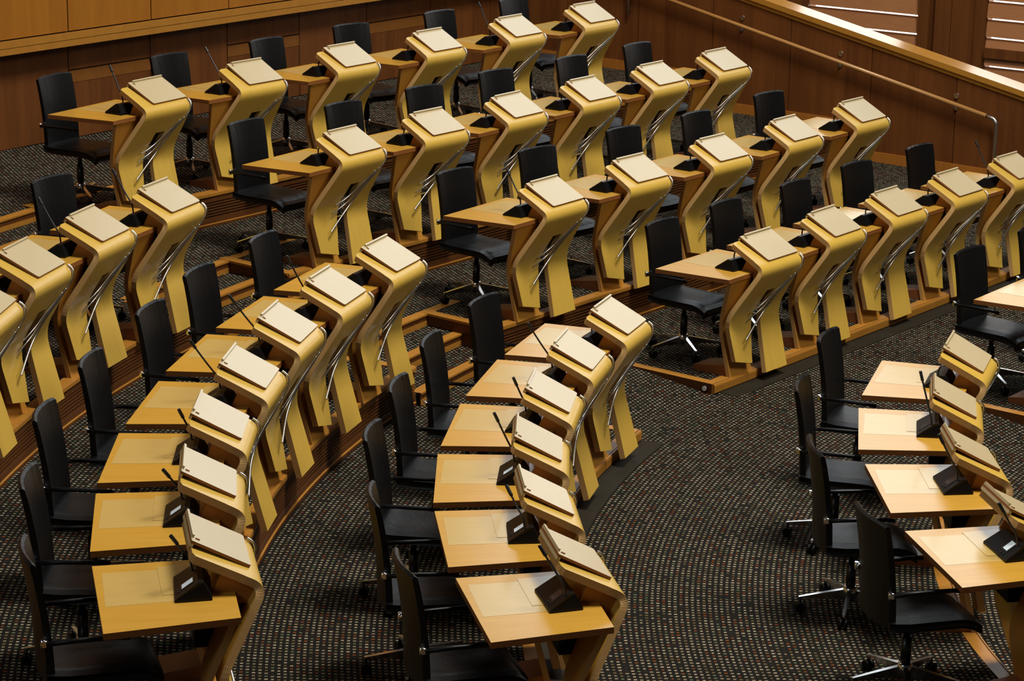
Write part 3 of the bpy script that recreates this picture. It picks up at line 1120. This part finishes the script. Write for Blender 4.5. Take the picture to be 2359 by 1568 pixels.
# ------------------------------------------------------------------ task chair (origin on the floor under the column; +x forward)
def make_chair():
    root = empty('task_chair')
    for kk in range(5):
        a = math.radians(36 + 72 * kk)
        ca, sa = math.cos(a), math.sin(a)
        mb = MB()
        rot = lambda x, y, z: (x * ca - y * sa, x * sa + y * ca, z)
        sec = [(0.025, 0.014, 0.075, 0.150), (0.18, 0.013, 0.085, 0.125), (0.325, 0.010, 0.082, 0.100)]
        rings = []
        for (x, hw, zl, zh) in sec:
            rings.append([mb.vert(rot(x, -hw * 0.6, zl)), mb.vert(rot(x, hw * 0.6, zl)), mb.vert(rot(x, hw, zh)), mb.vert(rot(x, -hw, zh))])
        for i in range(2):
            for j in range(4):
                q = (j + 1) % 4
                mb.face((rings[i][j], rings[i][q], rings[i + 1][q], rings[i + 1][j]))
        mb.face(rings[0][::-1])
        mb.face(rings[2])
        leg = mb.build('leg', M_CHROME, root)
        mb = MB()
        px = 0.315
        for yy in (-0.016, 0.016):
            c0 = Vector(rot(px, yy - 0.010, 0.031))
            c1 = Vector(rot(px, yy + 0.010, 0.031))
            mb.tube([c0, c1], 0.031, 14)
        mb.tube([Vector(rot(px, 0, 0.03)), Vector(rot(px, 0, 0.09))], 0.009, 8)
        mb.build('caster', M_BLACK, leg)
    mb = MB()
    mb.lathe([(0.042, 0.075), (0.045, 0.155), (0.034, 0.165)], 18, 1)
    mb.lathe([(0.031, 0.160), (0.031, 0.33)], 16, 0)
    mb.lathe([(0.020, 0.33), (0.020, 0.44)], 14, 0)
    mb.build('column', [M_BLACKM, M_CHROME], root)
    mb = MB()
    mb.box((0.0, 0, 0.455), (0.26, 0.18, 0.055))
    mb.tube([(0.06, -0.09, 0.45), (0.06, -0.21, 0.445)], 0.006, 6)
    mb.build('tilt_mechanism', M_BLACKM, root)
    # seat cushion
    mb = MB()
    nx, ny = 14, 10
    g = {}
    for i in range(nx + 1):
        for j in range(ny + 1):
            u = i / nx
            v = -1 + 2 * j / ny
            x = -0.215 + 0.575 * u
            y = v * 0.235
            e = min(1.0, (1 - abs(v)) / 0.12)
            z = 0.525 - 0.012 * math.cos(v * 1.2) - 0.018 * (1 - e) ** 2
            if u > 0.75:
                z -= 0.05 * ((u - 0.75) / 0.25) ** 2
            z += 0.012 * (1 - min(1, u / 0.2))
            g[i, j] = (mb.vert((x, y, z)), mb.vert((x, y * 0.985, z - 0.055)))
    for i in range(nx):
        for j in range(ny):
            mb.face((g[i, j][0], g[i + 1, j][0], g[i + 1, j + 1][0], g[i, j + 1][0]), 0, None, True)
            mb.face((g[i, j][1], g[i, j + 1][1], g[i + 1, j + 1][1], g[i + 1, j][1]), 0, None, True)
    for i in range(nx):
        for j in (0, ny):
            mb.face((g[i, j][0], g[i + 1, j][0], g[i + 1, j][1], g[i, j][1]), 0, None, True)
    for j in range(ny):
        for i in (0, nx):
            mb.face((g[i, j][0], g[i, j + 1][0], g[i, j + 1][1], g[i, j][1]), 0, None, True)
    mb.build('seat', M_LEATHER, root)
    # tall curved back
    mb = MB()
    nz, ny = 22, 14
    g = {}
    for i in range(nz + 1):
        t = i / nz
        z = 0.47 + 0.63 * t
        xb = -0.205 - 0.068 * t + 0.016 * math.sin(t * math.pi)
        hw = 0.214 + 0.012 * t
        th = 0.042 - 0.010 * t
        for j in range(ny + 1):
            v = -1 + 2 * j / ny
            x = xb + 0.035 * (v * v) - 0.022
            if t > 0.94:
                zz = z - 0.010 * abs(v) ** 6
            else:
                zz = z
            wr = 0.0018 * math.sin(v * 17 + 3 * t) * max(0, (t - 0.55)) * 2
            g[i, j] = (mb.vert((x + th * 0.5 + wr, v * hw, zz)), mb.vert((x - th * 0.5, v * hw, zz)))
    for i in range(nz):
        for j in range(ny):
            mb.face((g[i, j][0], g[i, j + 1][0], g[i + 1, j + 1][0], g[i + 1, j][0]), 0, None, True)
            mb.face((g[i, j][1], g[i + 1, j][1], g[i + 1, j + 1][1], g[i, j + 1][1]), 0, None, True)
    for i in range(nz):
        for j in (0, ny):
            mb.poly([mb.v[g[i, j][0]], mb.v[g[i + 1, j][0]], mb.v[g[i + 1, j][1]], mb.v[g[i, j][1]]], 0)
    for j in range(ny):
        # rounded top seam
        a0, b0 = Vector(mb.v[g[nz, j][0]]), Vector(mb.v[g[nz, j][1]])
        a1, b1 = Vector(mb.v[g[nz, j + 1][0]]), Vector(mb.v[g[nz, j + 1][1]])
        m0, m1 = (a0 + b0) / 2 + Vector((0, 0, 0.012)), (a1 + b1) / 2 + Vector((0, 0, 0.012))
        mb.poly([a0, a1, m1, m0], 0)
        mb.poly([m0, m1, b1, b0], 0)
        mb.poly([mb.v[g[0, j][0]], mb.v[g[0, j][1]], mb.v[g[0, j + 1][1]], mb.v[g[0, j + 1][0]]], 0)
    mb.build('backrest', M_LEATHER, root)
    for s in (-1, 1):
        mb = MB()
        y = s * 0.262
        mb.tube([(-0.215, y, 0.695), (-0.05, y, 0.700), (0.14, y * 1.02, 0.700), (0.195, y, 0.692)], 0.013, 8)
        arm = mb.build('armrest', M_BLACK, root)
        mb = MB()
        mb.tube([(-0.215, s * 0.225, 0.690), (-0.222, s * 0.262, 0.694)], 0.017, 10)
        mb.tube([(-0.230, s * 0.245, 0.670), (-0.230, s * 0.245, 0.715)], 0.012, 10)
        mb.build('arm_joint', M_CHROME, arm)
    return root

# ------------------------------------------------------------------ set everything out
DESKS = {'R1-1':(-3.134,21.092,-0.5652),
'R1-2':(-2.386,22.122,-0.6745),
'R1-3':(-1.586,23.159,-0.6658),
'R1-4':(-0.779,24.159,-0.6737),
'R1-5':(0.028,25.180,-0.6712),
'R1-6':(0.824,26.227,-0.6736),
'R2-1':(-1.387,20.529,-0.6119),
'R2-2':(-0.691,21.436,-0.6814),
'R2-3':(0.022,22.334,-0.6485),
'R2-4':(0.738,23.253,-0.6742),
'R2-5':(1.457,24.190,-0.6770),
'R2-6':(2.170,25.112,-0.6748),
'R3-1':(0.346,20.030,-0.6392),
'R3-2':(1.110,21.027,-0.6986),
'R3-3':(1.908,21.991,-0.7049),
'R3-4':(2.683,22.999,-0.6734),
'R3-5':(3.468,24.015,-0.6975),
'R4-1':(2.109,19.516,-0.6866),
'R4-2':(2.757,20.397,-0.6577),
'R4-3':(3.418,21.227,-0.6805),
'R4-4':(4.109,22.066,-0.6907),
'R4-5':(4.818,22.879,-0.6991),
'L1-1':(-2.643,18.253,-0.3709),
'L1-2':(-3.029,17.281,-0.2982),
'L1-3':(-3.301,16.221,-0.2457),
'L2-1':(-0.915,17.755,-0.3775),
'L2-2':(-1.254,16.768,-0.2947),
'L2-3':(-1.508,15.784,-0.1940),
'L2-4':(-1.652,14.717,-0.1000),
'L2-5':(-1.714,13.696,0.0034),
'L2-6':(-1.655,12.676,0.1097),
'L2-7':(-1.482,11.626,0.2023),
'L3-1':(0.780,17.223,-0.3582),
'L3-2':(0.468,16.294,-0.2527),
'L3-3':(0.264,15.295,-0.1372),
'L3-4':(0.173,14.301,-0.0200),
'L3-5':(0.205,13.319,0.0937),
'L3-6':(0.364,12.323,0.2007),
'M-1':(3.241,16.637,-0.3189),
'M-2':(2.964,15.557,-0.1585),
'M-3':(2.881,14.466,0.0101),
'M-4':(2.966,13.357,0.1772),
'L1-4':(-3.412,15.177,-0.0977),
'N-1':(4.618,18.964,-0.6772),
'N-2':(5.307,19.821,-0.6772)}
CHAIRS = {'R1-1':(-3.869,21.275,-0.503),
'R1-2':(-3.051,22.463,-0.694),
'R1-3':(-2.239,23.491,-0.674),
'R1-4':(-1.511,24.488,-0.848),
'R1-5':(-0.625,25.537,-0.729),
'R2-1':(-2.146,20.853,-0.616),
'R2-2':(-1.379,21.782,-0.725),
'R2-3':(-0.693,22.693,-0.823),
'R2-4':(-0.017,23.666,-0.797),
'R2-5':(0.757,24.581,-0.745),
'R2-6':(1.478,25.508,-0.703),
'R3-1':(-0.315,20.354,-0.700),
'R3-2':(0.380,21.350,-0.805),
'R3-3':(1.199,22.374,-0.793),
'R3-4':(1.955,23.227,-0.710),
'R3-5':(2.764,24.380,-0.786),
'R4-1':(1.454,19.879,-0.670),
'R4-2':(2.053,20.667,-0.686),
'R4-3':(2.754,21.528,-0.694),
'R4-4':(3.416,22.410,-0.784),
'R4-5':(4.157,23.288,-0.731),
'L1-1':(-3.380,18.415,-0.545),
'L2-1':(-1.663,17.913,-0.356),
'L2-2':(-2.014,16.871,-0.338),
'L2-3':(-2.203,15.838,-0.258),
'L2-4':(-2.390,14.641,-0.116),
'L2-5':(-2.472,13.558,-0.052),
'L2-6':(-2.332,12.403,0.045),
'L2-7':(-2.125,11.349,0.279),
'L3-1':(0.011,17.286,-0.463),
'L3-2':(-0.317,16.264,-0.239),
'L3-3':(-0.489,15.208,-0.188),
'L3-4':(-0.595,14.204,-0.133),
'L3-5':(-0.509,13.091,0.120),
'L3-6':(-0.297,12.056,0.279),
'M-1':(2.507,16.734,-0.419),
'M-2':(2.200,15.562,-0.273),
'M-3':(2.147,14.305,0.068),
'M-4':(2.310,13.112,0.263),
'R1-6':(0.158,26.579,-0.704),
'L1-2':(-3.777,17.365,-0.328),
'N-1':(3.954,19.319,-0.707),
'N-2':(4.643,20.176,-0.707)}
TIER = {'R1': 3, 'R2': 2, 'R3': 1, 'R4': 0, 'L1': 2, 'L2': 1, 'L3': 0}
ROW = {'R1': 'back row by the panelled wall', 'R2': 'second straight row from the back', 'R3': 'third straight row from the back',
       'R4': 'front straight row by the kerb light', 'L1': 'short curved row at left edge', 'L2': 'long middle curved row',
       'L3': 'inner curved row by open carpet', 'M': 'curved row beyond the open carpet', 'N': 'row cut by the right edge'}
ORD = ['nearest', 'second', 'third', 'fourth', 'fifth', 'sixth', 'seventh']
LASTN = {'R1': 6, 'R2': 6, 'R3': 5, 'R4': 5, 'L1': 4, 'L2': 7, 'L3': 6, 'M': 4, 'N': 2}


def which(nm):
    r, i = nm.split('-')
    i = int(i)
    if r == 'M':
        return ('farthest from the viewer', 'second farthest from the viewer', 'third farthest from the viewer', 'nearest the viewer')[i - 1], ROW[r]
    if r == 'N':
        return ('at its left end', 'second from its left end')[i - 1], ROW[r]
    if i == 1:
        return 'nearest the aisle steps', ROW[r]
    return ORD[i - 1] + ' from the aisle steps', ROW[r]


def zrow(nm):
    r = nm.split('-')[0]
    return ZW if r in 'MN' else zk(TIER[r])


OMIT_DESK = {'N-2'}
desk0 = make_desk()
dt = tree_of(desk0, child_map())
first = True
for nm, (x, y, th) in DESKS.items():
    if nm in OMIT_DESK:
        continue
    o = desk0 if first else copy_tree(dt)
    first = False
    o.location = (x, y, zrow(nm))
    o.rotation_euler = (0, 0, th)
    a, b = which(nm)
    tag(o, 'curved plywood lectern desk %s, %s' % (a, b), 'desk', 'lectern desks in the ' + b)

# microphones: tall goosenecks lean back to the sitter, others are bent down under the lectern
TIPS = {'R1-1': (-.31, -.27, 1.262), 'R1-2': (-.36, -.27, 1.258), 'R1-5': (-.32, -.27, 1.28), 'R3-1': (-.30, -.27, 1.233), 'R4-5': (-.32, -.27, 1.273),
        'L1-1': (-.33, -.27, 1.265), 'L1-2': (-.33, -.27, 1.26), 'L2-1': None, 'L2-2': (-.28, -.25, 1.29), 'L2-3': (-.33, -.25, 1.27), 'L2-4': (-.32, -.25, 1.27),
        'L2-5': (-.21, -.25, 1.15), 'L2-6': (-.24, -.25, 1.14), 'L2-7': (-.25, -.25, 1.16), 'L3-2': (-.31, -.25, 1.27), 'L3-3': (-.22, -.25, 1.19), 'L3-4': (-.27, -.25, 1.27),
        'L3-5': (-.25, -.28, 1.17), 'L3-6': (-.27, -.28, 1.20), 'M-2': (-.24, -.25, 1.27), 'M-3': (-.27, -.30, 1.22), 'M-4': (-.25, -.28, 1.18)}
PALE = {'L2-6', 'L2-7', 'L3-4', 'L3-5', 'M-4'}
BASEV = {'R': -0.03, 'L': 0.08, 'M': -0.10}
for nm, (x, y, th) in DESKS.items():
    if nm in ('L1-4', 'N-1', 'N-2'):
        continue
    tip = TIPS.get(nm)
    bv = BASEV[nm[0]]
    if nm[:2] == 'L1':
        bv = -0.04
    if nm in ('L3-5', 'L3-6'):
        bv = -0.12
    if tip:
        tx, ty, tz = tip[0] + 0.15, tip[1] + 0.25, tip[2] - 0.864
        dv = Vector((tx - 0.0, ty - bv, tz - 0.10)).normalized() * 0.062
        tx, ty, tz = tx - dv.x, ty - dv.y, tz - dv.z
        path = [(0.0, bv, 0.070), (-0.002, bv, 0.105), (-0.012, bv + (ty - bv) * 0.12, 0.15),
                (-0.008 + (tx + 0.008) * 0.5, bv + (ty - bv) * 0.5, 0.13 + (tz - 0.13) * 0.5), (tx, ty, tz)]
    else:
        path = [(0.0, bv, 0.070), (0.0, bv, 0.115), (0.010, bv + 0.01, 0.143), (0.040, bv + 0.03, 0.150), (0.070, bv + 0.05, 0.132)]
    o = make_mic(path, nm in PALE)
    r = random.Random(nm)
    u, v = -0.150, -0.252
    o.location = (x + u * math.cos(th) - v * math.sin(th), y + u * math.sin(th) + v * math.cos(th), zrow(nm) + 0.8667)
    o.rotation_euler = (0, 0, th + math.radians(r.uniform(-4, 3)))
    a, b = which(nm)
    kind = 'tall' if tip else 'low'
    if nm in PALE:
        kind = 'lit'
    tag(o, 'black %s microphone, desk %s, %s' % (kind, a, b), 'microphone', 'microphone units in the ' + b)

chair0 = make_chair()
ct = tree_of(chair0, child_map())
first = True
for nm, (x, y, th) in CHAIRS.items():
    o = chair0 if first else copy_tree(ct)
    first = False
    o.location = (x, y, zrow(nm))
    o.rotation_euler = (0, 0, th)
    a, b = which(nm)
    tag(o, 'black leather task chair %s, %s' % (a, b), 'chair', 'task chairs of the ' + b)
